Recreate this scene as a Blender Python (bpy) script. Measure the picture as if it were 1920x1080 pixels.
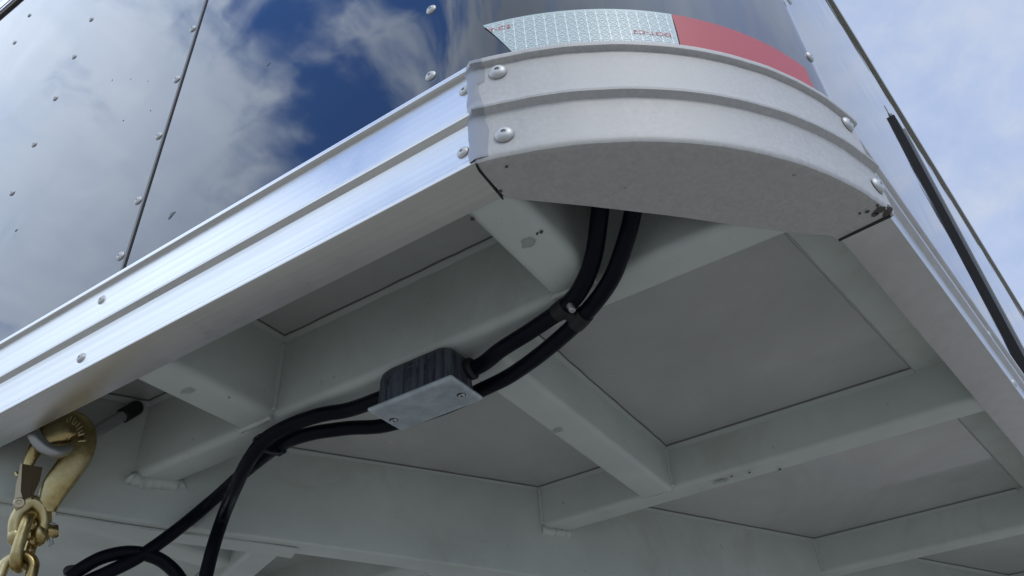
import bpy, bmesh, math, random
from mathutils import Vector, Matrix, noise
random.seed(7)
rad = math.radians
for o in list(bpy.data.objects): bpy.data.objects.remove(o)
SC = bpy.context.scene
COL = SC.collection
# ------------------------------------------------------------------ camera, world, sun, exposure
S = 0.55                     # metres per layout unit
ZC = 0.85                    # camera height above the ground (m)
RW = [Vector((0.54068543, 0.49115285, 0.68295545)), Vector((-0.83924434, 0.37061502, 0.39788622)), Vector((-0.0576906, -0.78829778, 0.61258339))]
# rows of the camera axes in the world
AX = Vector((0.54068543, -0.83924434, -0.0576906)); AY = Vector((0.49115285, 0.37061502, -0.78829778)); AZ = Vector((0.68295545, 0.39788622, 0.61258339))
F = 1495.3
cam = bpy.data.cameras.new('camera'); camo = bpy.data.objects.new('camera', cam); COL.objects.link(camo)
camo.matrix_world = Matrix(((AX.x, -AY.x, -AZ.x, 0), (AX.y, -AY.y, -AZ.y, 0), (AX.z, -AY.z, -AZ.z, ZC), (0, 0, 0, 1)))
cam.sensor_width = 36; cam.lens = F / 1920 * 36; cam.clip_start = 0.02; cam.clip_end = 5000
SC.camera = camo
SC.view_settings.view_transform = 'Standard'; SC.view_settings.look = 'None'; SC.view_settings.gamma = 1
SC.view_settings.exposure = 0.30

SUN = Vector((-0.45, -0.60, 0.66)).normalized()
def new_world():
    w = bpy.data.worlds.new('World'); SC.world = w; w.use_nodes = True
    nt = w.node_tree; N = nt.nodes; L = nt.links; N.clear()
    def n(t, **k):
        x = N.new(t)
        for a, b in k.items(): setattr(x, a, b)
        return x
    def m(op, a, b=None, c=None):
        x = n('ShaderNodeMath', operation=op)
        for i, v in enumerate((a, b, c)):
            if v is None: continue
            if isinstance(v, (int, float)): x.inputs[i].default_value = v
            else: L.new(v, x.inputs[i])
        return x.outputs[0]
    out = n('ShaderNodeOutputWorld'); bg = n('ShaderNodeBackground'); L.new(bg.outputs[0], out.inputs[0])
    bg.inputs['Strength'].default_value = 0.10
    sky = n('ShaderNodeTexSky', sky_type='NISHITA'); sky.sun_disc = False
    sky.sun_elevation = math.asin(SUN.z); sky.sun_rotation = math.atan2(SUN.x, SUN.y)
    tc = n('ShaderNodeTexCoord'); sep = n('ShaderNodeSeparateXYZ'); L.new(tc.outputs['Generated'], sep.inputs[0])
    den = m('ADD', m('MAXIMUM', sep.outputs[2], 0.0), 0.30)
    com = n('ShaderNodeCombineXYZ'); L.new(m('DIVIDE', sep.outputs[0], den), com.inputs[0]); L.new(m('DIVIDE', sep.outputs[1], den), com.inputs[1])
    def nz(scale, detail, rough, dist=0.0, off=0.0):
        mp = n('ShaderNodeMapping'); mp.inputs['Location'].default_value = (off, off * .7, 0); L.new(com.outputs[0], mp.inputs[0])
        x = n('ShaderNodeTexNoise'); x.inputs['Scale'].default_value = scale; x.inputs['Detail'].default_value = detail
        x.inputs['Roughness'].default_value = rough; x.inputs['Distortion'].default_value = dist; L.new(mp.outputs[0], x.inputs[0]); return x.outputs[0]
    big = nz(5.5, 7, 0.58, 0.5, 3.1); fine = nz(14.0, 6, 0.6, 0.3, 8.3); soft = nz(2.2, 4, 0.5, 0.2, 5.0)
    def lobe(d, p):
        v = n('ShaderNodeVectorMath', operation='DOT_PRODUCT'); L.new(tc.outputs['Generated'], v.inputs[0]); v.inputs[1].default_value = Vector(d).normalized()
        return m('POWER', m('MAXIMUM', v.outputs['Value'], 0.0), p)
    # clear gaps between the clouds
    gap = m('ADD', lobe((-.46, .30, .84), 34), m('MULTIPLY', lobe((-.47, .50, .72), 180), 0.55))
    big = m('ADD', m('MULTIPLY', m('SUBTRACT', big, .5), 1.25), .5)
    cov = m('ADD', m('SUBTRACT', big, m('MULTIPLY', gap, 0.37)), 0.27)
    cov = m('ADD', cov, m('MULTIPLY', m('SUBTRACT', fine, 0.5), 0.42))
    r = n('ShaderNodeMapRange', interpolation_type='SMOOTHSTEP'); L.new(cov, r.inputs[0]); r.inputs[1].default_value = 0.36; r.inputs[2].default_value = 0.72
    r.inputs[3].default_value = 0.0; r.inputs[4].default_value = 1.0
    # cloud colour: grey bases to white tops
    sh = n('ShaderNodeMapRange'); L.new(m('ADD', m('MULTIPLY', soft, .6), m('MULTIPLY', fine, .4)), sh.inputs[0]); sh.inputs[1].default_value = .34; sh.inputs[2].default_value = .66
    cc = n('ShaderNodeMix', data_type='RGBA'); L.new(sh.outputs[0], cc.inputs[0]); cc.inputs[6].default_value = (4.1, 5.05, 7.0, 1); cc.inputs[7].default_value = (5.6, 6.3, 7.8, 1)
    gl = m('ADD', 0.85, m('MULTIPLY', lobe((-.38, .58, .72), 5), 1.7))
    gl = m('ADD', gl, m('MULTIPLY', lobe((-.12, -.50, .84), 10), 1.6))
    tk = n('ShaderNodeMapRange', interpolation_type='SMOOTHSTEP'); L.new(sep.outputs[0], tk.inputs[0]); tk.inputs[1].default_value = .25; tk.inputs[2].default_value = -.25
    th_ = n('ShaderNodeMix', data_type='RGBA'); L.new(sh.outputs[0], th_.inputs[0]); th_.inputs[6].default_value = (3.8, 4.7, 6.1, 1); th_.inputs[7].default_value = (5.4, 6.1, 7.2, 1)
    c2 = n('ShaderNodeMix', data_type='RGBA'); L.new(tk.outputs[0], c2.inputs[0]); L.new(cc.outputs[2], c2.inputs[6]); L.new(th_.outputs[2], c2.inputs[7])
    cs = n('ShaderNodeVectorMath', operation='SCALE'); L.new(c2.outputs[2], cs.inputs[0]); L.new(gl, cs.inputs['Scale'])
    ss = n('ShaderNodeVectorMath', operation='SCALE'); L.new(sky.outputs[0], ss.inputs[0]); ss.inputs['Scale'].default_value = 1.9
    mx = n('ShaderNodeMix', data_type='RGBA'); tk2 = n('ShaderNodeMapRange', interpolation_type='SMOOTHSTEP'); L.new(sep.outputs[0], tk2.inputs[0]); tk2.inputs[1].default_value = -.1; tk2.inputs[2].default_value = .5; tk2.inputs[3].default_value = 0; tk2.inputs[4].default_value = .62
    # thin high veil on the far side of the sky
    rs = n('ShaderNodeMapRange', interpolation_type='SMOOTHSTEP'); L.new(m('ADD', m('MULTIPLY', big, .6), m('MULTIPLY', fine, .4)), rs.inputs[0]); rs.inputs[1].default_value = .42; rs.inputs[2].default_value = .62
    veil = m('MULTIPLY', tk2.outputs[0], m('ADD', 1.42, m('MULTIPLY', rs.outputs[0], .19)))
    sel = n('ShaderNodeMix', data_type='FLOAT'); L.new(m('MULTIPLY', tk2.outputs[0], 1.6), sel.inputs[0]); L.new(r.outputs[0], sel.inputs[2]); L.new(veil, sel.inputs[3])
    L.new(sel.outputs[0], mx.inputs[0]); tn = n('ShaderNodeVectorMath', operation='MULTIPLY'); L.new(ss.outputs[0], tn.inputs[0]); tn.inputs[1].default_value = (.55, .95, 1.6); L.new(tn.outputs[0], mx.inputs[6]); L.new(cs.outputs[0], mx.inputs[7])
    L.new(mx.outputs[2], bg.inputs['Color'])
new_world()
sl = bpy.data.lights.new('sun', 'SUN'); sl.energy = 0.8; sl.angle = rad(14); sl.color = (1, .95, .88)
slo = bpy.data.objects.new('sun', sl); COL.objects.link(slo); slo.rotation_euler = SUN.to_track_quat('Z', 'Y').to_euler()
slo.location = (0, 0, 8)

# ------------------------------------------------------------------ helpers
def ray(x, y): return AX * ((x - 960) / F) + AY * ((y - 540) / F) + AZ
def atz(x, y, z): d = ray(x, y); return d * (z / d.z)
def onX(x, y, X): d = ray(x, y); return d * (X / d.x)
def onY(x, y, Y): d = ray(x, y); return d * (Y / d.y)
def onP(x, y, P, n): d = ray(x, y); return d * (P.dot(n) / d.dot(n))
def M3(p): return Vector((p[0] * S, p[1] * S, p[2] * S + ZC))

def mat(name, base, rough=.5, metal=0., ior=1.5, spec=None, coat=0., fn=None):
    m = bpy.data.materials.new(name); m.use_nodes = True; nt = m.node_tree; b = nt.nodes['Principled BSDF']
    b.inputs['Base Color'].default_value = (*base, 1); b.inputs['Roughness'].default_value = rough
    b.inputs['Metallic'].default_value = metal; b.inputs['IOR'].default_value = ior
    if spec is not None: b.inputs['Specular IOR Level'].default_value = spec
    if coat: b.inputs['Coat Weight'].default_value = coat; b.inputs['Coat Roughness'].default_value = .07
    if fn: fn(nt, b)
    return m
def noise_n(nt, scale, detail=4, rough=.55, stretch=None, dist=0.):
    tc = nt.nodes.new('ShaderNodeTexCoord'); mp = nt.nodes.new('ShaderNodeMapping'); nt.links.new(tc.outputs['Object'], mp.inputs[0])
    if stretch: mp.inputs['Scale'].default_value = stretch
    x = nt.nodes.new('ShaderNodeTexNoise'); x.inputs['Scale'].default_value = scale; x.inputs['Detail'].default_value = detail
    x.inputs['Roughness'].default_value = rough; x.inputs['Distortion'].default_value = dist
    nt.links.new(mp.outputs[0], x.inputs[0]); return x.outputs[0]
def ramp(nt, fac, stops):
    r = nt.nodes.new('ShaderNodeValToRGB'); nt.links.new(fac, r.inputs[0]); e = r.color_ramp.elements
    while len(e) < len(stops): e.new(.5)
    for i, (p, c) in enumerate(stops): e[i].position = p; e[i].color = (*c, 1) if len(c) == 3 else c
    return r.outputs[0]
def fmap(nt, fac, a, b, lo, hi):
    r = nt.nodes.new('ShaderNodeMapRange'); nt.links.new(fac, r.inputs[0])
    for i, v in zip((1, 2, 3, 4), (a, b, lo, hi)): r.inputs[i].default_value = v
    return r.outputs[0]
def bump(nt, b, h, strength=.3, dist=.001, prev=None):
    x = nt.nodes.new('ShaderNodeBump'); x.inputs['Strength'].default_value = strength; x.inputs['Distance'].default_value = dist
    nt.links.new(h, x.inputs['Height'])
    if prev: nt.links.new(prev, x.inputs['Normal'])
    nt.links.new(x.outputs[0], b.inputs['Normal']); return x.outputs[0]
def mixc(nt, fac, a, b):
    x = nt.nodes.new('ShaderNodeMix'); x.data_type = 'RGBA'; nt.links.new(fac, x.inputs[0])
    for i, v in ((6, a), (7, b)):
        if isinstance(v, tuple): x.inputs[i].default_value = (*v, 1)
        else: nt.links.new(v, x.inputs[i])
    return x.outputs[2]

def f_frame(nt, b):
    c = ramp(nt, noise_n(nt, 6, 5, .6), [(.3, (.46, .495, .465)), (.7, (.55, .585, .55))])
    gr = fmap(nt, noise_n(nt, 4, 8, .72, None, .8), .52, .72, 0, .38); c = mixc(nt, gr, c, (.29, .28, .24)); sp = fmap(nt, noise_n(nt, 90, 2, .5), .72, .78, 0, .5)
    nt.links.new(mixc(nt, sp, c, (.16, .16, .15)), b.inputs['Base Color'])
    nt.links.new(fmap(nt, noise_n(nt, 14, 4), .3, .7, .36, .5), b.inputs['Roughness'])
    p = bump(nt, b, noise_n(nt, 9, 3, .5), .25, .004); bump(nt, b, noise_n(nt, 260, 3, .6), .10, .0006, p)
def f_sheet(nt, b):
    c = ramp(nt, noise_n(nt, 3, 5, .6), [(.3, (.35, .36, .345)), (.7, (.455, .46, .44))])
    sp = fmap(nt, noise_n(nt, 70, 3, .6), .70, .76, 0, .45); st = fmap(nt, noise_n(nt, 2.2, 7, .7, None, 1.0), .50, .68, 0, .30)
    nt.links.new(mixc(nt, sp, mixc(nt, st, c, (.27, .255, .23)), (.62, .60, .56)), b.inputs['Base Color'])
    nt.links.new(fmap(nt, noise_n(nt, 5, 5, .6), .3, .7, .10, .26), b.inputs['Roughness'])
    bump(nt, b, noise_n(nt, 3.2, 2, .5), .3, .01)
def f_alu(nt, b):
    st = noise_n(nt, 170, 4, .65, (1, .006, 1)); bl = noise_n(nt, 7, 5, .6)
    nt.links.new(mixc(nt, fmap(nt, st, .35, .65, 0, .28), ramp(nt, bl, [(.3, (.64, .635, .615)), (.7, (.73, .72, .695))]), (.47, .47, .465)), b.inputs['Base Color'])
    x = nt.nodes.new('ShaderNodeMath'); x.operation = 'ADD'; nt.links.new(fmap(nt, st, .3, .7, .26, .32), x.inputs[0]); nt.links.new(fmap(nt, bl, .35, .7, -.03, .09), x.inputs[1])
    nt.links.new(x.outputs[0], b.inputs['Roughness'])
    
def f_alu2(nt, b):
    a = noise_n(nt, 5, 6, .65); c = noise_n(nt, 45, 4, .6)
    nt.links.new(mixc(nt, fmap(nt, c, .45, .7, 0, .3), ramp(nt, a, [(.3, (.50, .50, .50)), (.7, (.62, .62, .615))]), (.42, .42, .41)), b.inputs['Base Color'])
    nt.links.new(fmap(nt, a, .3, .7, .25, .42), b.inputs['Roughness'])
def f_cast(nt, b):
    a = noise_n(nt, 190, 4, .7); c = noise_n(nt, 16, 5, .65); d = noise_n(nt, 34, 4, .6)
    col = mixc(nt, fmap(nt, a, .36, .64, 0, 1), (.43, .424, .412), (.51, .505, .493))
    col = mixc(nt, fmap(nt, c, .5, .75, 0, .4), col, (.50, .48, .46))
    col = mixc(nt, fmap(nt, d, .70, .74, 0, .8), col, (.16, .14, .12))
    nt.links.new(col, b.inputs['Base Color']); nt.links.new(fmap(nt, a, .3, .7, .56, .72), b.inputs['Roughness'])
    bump(nt, b, a, .25, .0005)
def f_wall(nt, b):
    p = bump(nt, b, noise_n(nt, 3.4, 1, .4, None, .5), .20, .010)
    nt.links.new(fmap(nt, noise_n(nt, 7, 5, .6), .4, .8, .02, .07), b.inputs['Roughness'])
def f_gold(nt, b):
    a = noise_n(nt, 26, 5, .65); c = noise_n(nt, 120, 3, .6)
    nt.links.new(ramp(nt, a, [(.3, (.30, .20, .075)), (.52, (.52, .42, .20)), (.72, (.64, .56, .34))]), b.inputs['Base Color'])
    nt.links.new(fmap(nt, a, .3, .7, .24, .4), b.inputs['Roughness']); bump(nt, b, c, .3, .0008)
def f_box(nt, b):
    s = noise_n(nt, 150, 3, .7, (1, 1, .03)); nt.links.new(ramp(nt, s, [(.38, (.022, .028, .038)), (.62, (.10, .115, .14))]), b.inputs['Base Color']); bump(nt, b, s, .6, .0012)
def f_galv(nt, b):
    a = noise_n(nt, 40, 5, .65); nt.links.new(ramp(nt, a, [(.3, (.33, .39, .42)), (.7, (.55, .61, .64))]), b.inputs['Base Color']); bump(nt, b, noise_n(nt, 320, 3, .6), .3, .0005)
def f_cable(nt, b):
    nt.links.new(fmap(nt, noise_n(nt, 40, 4, .6), .3, .7, .3, .55), b.inputs['Roughness']); b.inputs['Specular IOR Level'].default_value = .12; bump(nt, b, noise_n(nt, 60, 4, .6), .3, .0012)
def f_ground(nt, b):
    a = noise_n(nt, .7, 4, .55); c = noise_n(nt, 90, 4, .7)
    col = ramp(nt, a, [(.38, (.20, .18, .14)), (.60, (.55, .505, .425))])
    nt.links.new(mixc(nt, fmap(nt, c, .4, .65, 0, .5), col, (.16, .155, .145)), b.inputs['Base Color']); bump(nt, b, c, .6, .01)
def f_tape(nt, b): pass
M = dict(
 frame=mat('frame_paint', (.3, .33, .31), .42, fn=f_frame), sheet=mat('floor_sheet_paint', (.2, .2, .19), .25, coat=.9, fn=f_sheet),
 alu=mat('mill_aluminium', (.85, .85, .85), .22, 1, fn=f_alu), alu2=mat('dull_aluminium', (.6, .6, .6), .3, 1, fn=f_alu2), cast=mat('weathered_aluminium', (.6, .6, .6), .5, .4, fn=f_cast),
 wall=mat('glossy_charcoal_paint', (.010, .012, .018), .03, 0, 1.75, fn=f_wall),
 gold=mat('yellow_zinc', (.5, .4, .2), .3, 1, fn=f_gold), steel=mat('dull_steel', (.42, .43, .43), .42, .9),
 rivet=mat('rivet_aluminium', (.52, .52, .51), .5, .6), dark=mat('dark_gap', (.012, .011, .011), .7),
 brown=mat('brown_seam', (.10, .085, .075), .45, .3), box=mat('box_casting', (.05, .06, .07), .5, .25, fn=f_box),
 galv=mat('galvanised_cover', (.45, .5, .53), .42, .6, fn=f_galv), cable=mat('black_rubber', (.003, .004, .009), .4, fn=f_cable),
 rubber=mat('matt_black_rubber', (.006, .006, .007), .6), ground=mat('lot_surface', (.3, .3, .28), .9, fn=f_ground),
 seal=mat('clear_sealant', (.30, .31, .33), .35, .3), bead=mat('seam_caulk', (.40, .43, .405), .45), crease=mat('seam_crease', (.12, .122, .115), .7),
 white=mat('reflective_white', (.50, .60, .60), .3), line=mat('tape_lines', (.78, .84, .84), .3),
 red=mat('reflective_red', (.45, .055, .06), .45), redt=mat('red_print', (.55, .07, .08), .5), stain=mat('grime', (.075, .065, .058), .7),
 chip=mat('paint_chip', (.33, .355, .335), .55), olive=mat('trim_aluminium', (.34, .34, .29), .35, .6), dirt=mat('dried_dirt', (.13, .14, .15), .8), worn=mat('worn_plating', (.78, .66, .36), .35, .7), brass=mat('bronze_latch', (.075, .050, .022), .4, .7),
 pink=mat('latch_edge', (.52, .43, .30), .35, .9))

def link(name, verts, faces, m, parent=None, org=Vector((0, 0, 0)), smooth=35, mats=None, fm=None):
    me = bpy.data.meshes.new(name); me.from_pydata([M3(v) - org for v in verts], [], faces)
    bm = bmesh.new(); bm.from_mesh(me); bmesh.ops.recalc_face_normals(bm, faces=bm.faces); bm.to_mesh(me); bm.free()
    for mm in (mats or [m]): me.materials.append(M[mm])
    if fm:
        for i, p in enumerate(me.polygons): p.material_index = fm[i]
    if smooth:
        me.polygons.foreach_set('use_smooth', [True] * len(me.polygons)); me.set_sharp_from_angle(angle=rad(smooth))
    o = bpy.data.objects.new(name, me); COL.objects.link(o)
    if parent: o.parent = parent
    return o
class MB:
    def __init__(s): s.v = []; s.f = []; s.fm = []
    def add(s, v, f, k=0):
        b = len(s.v); s.v += [Vector(x) for x in v]; s.f += [tuple(b + i for i in q) for q in f]; s.fm += [k] * len(f)
    def box(s, a, b, k=0):
        x0, y0, z0 = a; x1, y1, z1 = b
        s.add([(x0,y0,z0),(x1,y0,z0),(x1,y1,z0),(x0,y1,z0),(x0,y0,z1),(x1,y0,z1),(x1,y1,z1),(x0,y1,z1)], [(0,3,2,1),(4,5,6,7),(0,1,5,4),(1,2,6,5),(2,3,7,6),(3,0,4,7)], k)
    def prism(s, pts, z0, z1, k=0):
        n = len(pts); s.add([(p[0], p[1], z0) for p in pts] + [(p[0], p[1], z1) for p in pts], [tuple(range(n)), tuple(range(n, 2*n))] + [(i, (i+1) % n, n+(i+1) % n, n+i) for i in range(n)], k)
    def loft(s, rings, k=0, closed=False, caps=True):
        n = len(rings[0]); v = [p for r in rings for p in r]; f = []
        R = len(rings)
        for i in range(R if closed else R - 1):
            a = i * n; b = ((i + 1) % R) * n
            f += [(a + j, a + (j+1) % n, b + (j+1) % n, b + j) for j in range(n)]
        if caps and not closed: f += [tuple(range(n)), tuple((R-1) * n + j for j in range(n))]
        s.add(v, f, k)
    def tube(s, path, r, n=16, k=0, closed=False, flat=None, up=None):
        P = [Vector(p) for p in path]; m = len(P); rings = []; u = None
        for i in range(m):
            if closed: t = (P[(i+1) % m] - P[i-1]).normalized()
            else: t = (P[min(i+1, m-1)] - P[max(i-1, 0)]).normalized()
            if up is not None: u = (up - t * up.dot(t)).normalized()
            elif u is None: u = t.orthogonal().normalized()
            else: u = (u - t * u.dot(t)).normalized()
            w = t.cross(u); ri = r[i] if isinstance(r, (list, tuple)) else r
            fi = flat[i] if isinstance(flat, (list, tuple)) else (flat if flat else ri)
            rings.append([P[i] + u * (fi * math.cos(a)) + w * (ri * math.sin(a)) for a in [2*math.pi*j/n for j in range(n)]])
        s.loft(rings, k, closed)
    def lathe(s, c, ax, prof, n=20, k=0):
        ax = Vector(ax).normalized(); u = ax.orthogonal().normalized(); w = ax.cross(u); c = Vector(c)
        s.loft([[c + ax * h + (u * math.cos(a) + w * math.sin(a)) * max(r, 1e-5) for a in [2*math.pi*j/n for j in range(n)]] for r, h in prof], k)
    def build(s, name, m, parent=None, org=Vector((0,0,0)), smooth=35, mats=None):
        return link(name, s.v, s.f, m, parent, org, smooth, mats, s.fm if mats else None)
def cr(pts, sub=8, closed=False):
    P = [Vector(p) for p in pts]; n = len(P); out = []
    for i in range(n if closed else n - 1):
        if closed: a, b, c, d = P[i-1], P[i], P[(i+1) % n], P[(i+2) % n]
        else: a, b, c, d = P[max(i-1, 0)], P[i], P[i+1], P[min(i+2, n-1)]
        for j in range(sub):
            t = j / sub; out.append(.5 * ((2*b) + (c-a)*t + (2*a-5*b+4*c-d)*t*t + (3*b-a-3*c+d)*t**3))
    if not closed: out.append(P[-1])
    return out
def tag(o, label=None, cat=None, group=None, kind=None):
    if label: o['label'] = label
    if cat: o['category'] = cat
    if group: o['group'] = group
    if kind: o['kind'] = kind
    return o
def thing(name, p, label, cat, group=None):
    o = bpy.data.objects.new(name, None); o.empty_display_size = .05; COL.objects.link(o); o.location = M3(p)
    tag(o, label, cat, group); return o, M3(p)

# ------------------------------------------------------------------ ground
g = MB(); ge = 600
g.add([(-ge, -ge, -ZC/S), (ge, -ge, -ZC/S), (ge, ge, -ZC/S), (-ge, ge, -ZC/S)], [(0, 1, 2, 3)])
tag(g.build('ground', 'ground', smooth=0), 'pale concrete lot under the trailer', kind='structure')

# ------------------------------------------------------------------ the trailer
T, TO = thing('enclosed_trailer', (2.5, 2.5, .8), 'dark glossy enclosed trailer nose with aluminium edge rails, seen from below its corner', 'trailer')
def part(mb, name, m, parent=None, smooth=35, mats=None): return mb.build(name, m, parent or T, TO, smooth, mats)
CC = Vector((1.572, .7325)); TH = -.141
D = Vector((math.cos(TH), math.sin(TH))); NR = Vector((math.sin(TH), -math.cos(TH)))   # along the side wall; outward
PS = Vector((1.358, -.050))                                          # start of the side rail face
YE = 4.55; LS = 9.0; ZT = 4.40
prof = [(-.016,1.262),(.003,1.262),(.006,1.260),(.007,1.256),(.006,1.249),(.003,1.246),(-.004,1.243),(-.004,1.150),(-.001,1.133),(.006,1.127),(.008,1.123),(.007,1.118),(-.005,1.109),(-.006,1.104),
        (-.005,1.020),(-.001,1.014),(.0,1.010),(.0,1.004),(-.001,1.001),(-.004,1.0),(-.097,1.0),(-.097,1.006),(-.016,1.008)]
def rail(name, p0, p1, nrm, m, n=24):
    mb = MB(); p0 = Vector(p0); p1 = Vector(p1); nrm = Vector(nrm); rings = []
    for i in range(n + 1):
        p = p0.lerp(p1, i / n); rings.append([(p.x + nrm.x * o, p.y + nrm.y * o, z) for o, z in prof])
    mb.loft(rings); return part(mb, name, m, smooth=28)
frail = rail('front_rail', (.785, .509), (.785, YE), (-1, 0), 'alu')
srail = rail('side_rail', PS + D * .006, PS + D * LS, NR, 'alu2')
# rounded corner cap: a skirt following the arc and a flat plate below
A0 = rad(-164.2); A1 = rad(-104.9); NA = 48
cap = MB(); rings = []
cprof = [(o + .006, z) for o, z in prof[:14]] + [(.002, 1.02), (.0025, 1.008), (.0015, 1.001), (-.001, .9968), (-.006, .9955), (-.012, .9955), (-.016, 1.01)]
for i in range(NA + 1):
    a = A0 + (A1 - A0) * i / NA; n = Vector((math.cos(a), math.sin(a)))
    wob = .0012 * noise.noise(Vector((i * .35, 0, 0)))
    rings.append([(CC.x + n.x * (.818 + o + wob), CC.y + n.y * (.818 + o + wob), z) for o, z in cprof])
cap.loft(rings)
arc = [Vector((CC.x + math.cos(A0 + (A1-A0)*i/NA) * .808, CC.y + math.sin(A0 + (A1-A0)*i/NA) * .808)) for i in range(NA + 1)]
inner = [(1.366, .050), (1.344, .060), (1.296, .113), (1.264, .146), (1.107, .290), (.990, .405), (.884, .514)]
cap.prism([tuple(p) for p in arc] + inner, .9958, 1.0015)
capo = part(cap, 'corner_cap', 'cast', smooth=28)
tag(capo, 'rounded weathered aluminium corner cap')

def rivet(name, c, n, r, parent, org=TO):
    mb = MB(); k = r
    mb.lathe(c, n, [(k*1.02, -.001), (k*1.0, .001), (k*.93, k*.16), (k*.78, k*.30), (k*.56, k*.41), (k*.34, k*.46), (k*.27, k*.45), (k*.24, k*.32), (.0, k*.30)], 20)
    fm = mb.fm; 
    nf = 20
    for i in range(len(mb.f)):
        if 6*nf <= i: mb.fm[i] = 1
    o = mb.build(name, None, parent, org, 40, ['rivet', 'steel']); return o
def onarc(px, py, R):
    d = ray(px, py); a = d.x*d.x + d.y*d.y; b = -2*(d.x*CC.x + d.y*CC.y); c = CC.dot(CC) - R*R
    t = (-b - math.sqrt(max(b*b - 4*a*c, 0))) / (2*a); P = d * t; n = Vector((P.x - CC.x, P.y - CC.y, 0)).normalized(); return P, n
for px, py in ((933, 135), (945, 252)):
    P, n = onarc(px, py, .822 if py > 0 else 0); rivet('rivet', P, n, .0175, capo)
for ang, z in ((-107.6, 1.226), (-107.2, 1.052)):
    n = Vector((math.cos(rad(ang)), math.sin(rad(ang)), 0)); rivet('rivet', Vector((CC.x, CC.y, z)) + n * .822 - Vector((0,0,CC.x*0)), n, .0175, capo)
for Y, z in ((.531, 1.209), (.539, 1.046), (1.599, 1.207), (1.609, 1.046), (2.66, 1.207), (2.67, 1.046), (3.7, 1.207), (3.7, 1.046)):
    rivet('rivet', Vector((.7895, Y, z)), (-1, 0, 0), .0125, frail)
for t in (1.0, 2.1, 3.2, 4.3):
    for z in (1.207, 1.046):
        p = PS + D * t - NR * .0045; rivet('rivet', Vector((p.x, p.y, z)), (NR.x, NR.y, 0), .0125, srail)
# smeared sealant where cap and front rail meet
sm = MB(); rows = 60; L_ = []; R_ = []
for i in range(rows + 1):
    z = 1.003 + .255 * i / rows
    # sit on the cap profile
    o = 0
    for (o0, z0), (o1, z1) in zip(cprof[:-5], cprof[1:-4]):
        if z1 <= z <= z0: o = o0 + (o1 - o0) * ((z0 - z) / max(z0 - z1, 1e-6)); break
    wl = .010 + .007 * noise.noise(Vector((z * 30, 3, 0))); wr = .024 + .008 * noise.noise(Vector((z * 24, 9, 0))) - (.010 if 1.2 > z > 1.13 else 0)
    a = A0 + wr / .82; n = Vector((math.cos(a), math.sin(a))); nn = Vector((math.cos(A0), math.sin(A0)))
    e = CC + nn * (.8185 + o + .0018); e2 = CC + n * (.8185 + o + .0004); m_ = CC + Vector((math.cos(A0 + wr*.5/.82), math.sin(A0 + wr*.5/.82))) * (.8185 + o + .0020)
    L_.append(((.7835 - .006*0, .509 + wl + .004, z), (e.x, e.y, z), (m_.x, m_.y, z), (e2.x, e2.y, z)))
sv = [p for r in L_ for p in r]; sf = [(4*i+j, 4*i+j+1, 4*i+j+5, 4*i+j+4) for i in range(rows) for j in range(3)]
sm.add(sv, sf); part(sm, 'sealant', 'seal', capo)
# dark open joint under the cap, and grime at the far tip
jt = MB(); jt.prism([(.786, .508), (.800, .511), (.884, .519), (.884, .521), (.80, .516), (.786, .512)], .9945, .9985); part(jt, 'joint_gap', 'dark', capo)
jt = MB(); jt.prism([(1.352, -.052), (1.366, .050), (1.372, .050), (1.360, -.052)], .9938, .9985); part(jt, 'joint_gap', 'dark', capo)
def blob(cx, cy, r, z, seed, dz=-.0012, stretch=1., ang=0.):
    mb = MB(); n = 26; ring = []
    for i in range(n):
        a = 2*math.pi*i/n; rr = r * (1 + .45 * noise.noise(Vector((math.cos(a)*1.6, math.sin(a)*1.6, seed)))); x, y = rr*math.cos(a)*stretch, rr*math.sin(a)
        ring.append((cx + x*math.cos(ang) - y*math.sin(ang), cy + x*math.sin(ang) + y*math.cos(ang)))
    mb.prism(ring, z + dz, z + .0002); return mb
for i, (px, py, r) in enumerate(((1650, 394, .016), (1640, 402, .010), (1626, 397, .006), (1660, 404, .008), (1612, 400, .004), (1645, 385, .005), (950, 312, .004), (938, 358, .005))):
    p = atz(px, py, .9955); part(blob(p.x, p.y, r * .62, .9955, i * 3.1), 'grime_spot', 'stain', capo, smooth=0)
dent = MB(); p = atz(1662, 396, 1.0); dent.lathe((p.x, p.y, 1.004), (0, 0, -1), [(.001, -.01), (.010, -.004), (.012, .004), (.008, .009), (.003, .011)], 12); part(dent, 'sealant_lump', 'stain', capo)

# --- walls
def wall_strip(pts, z0, z1, rows=1, th=.012):
    """pts: list of (x, y, nx, ny); a thin shell standing along pts"""
    mb = MB(); rings = []
    for x, y, nx, ny in pts:
        col = [(x, y, z0 + (z1-z0)*i/rows) for i in range(rows+1)] + [(x - nx*th, y - ny*th, z0 + (z1-z0)*(rows-i)/rows) for i in range(rows+1)]
        rings.append(col)
    mb.loft(rings); return mb
XW = .797
pts = [(XW, 1.553, -1, 0), (XW, .66, -1, 0)]
RA = .803; a0 = rad(-163.5)
sx, sy = CC.x + RA*math.cos(a0), CC.y + RA*math.sin(a0)
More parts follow.
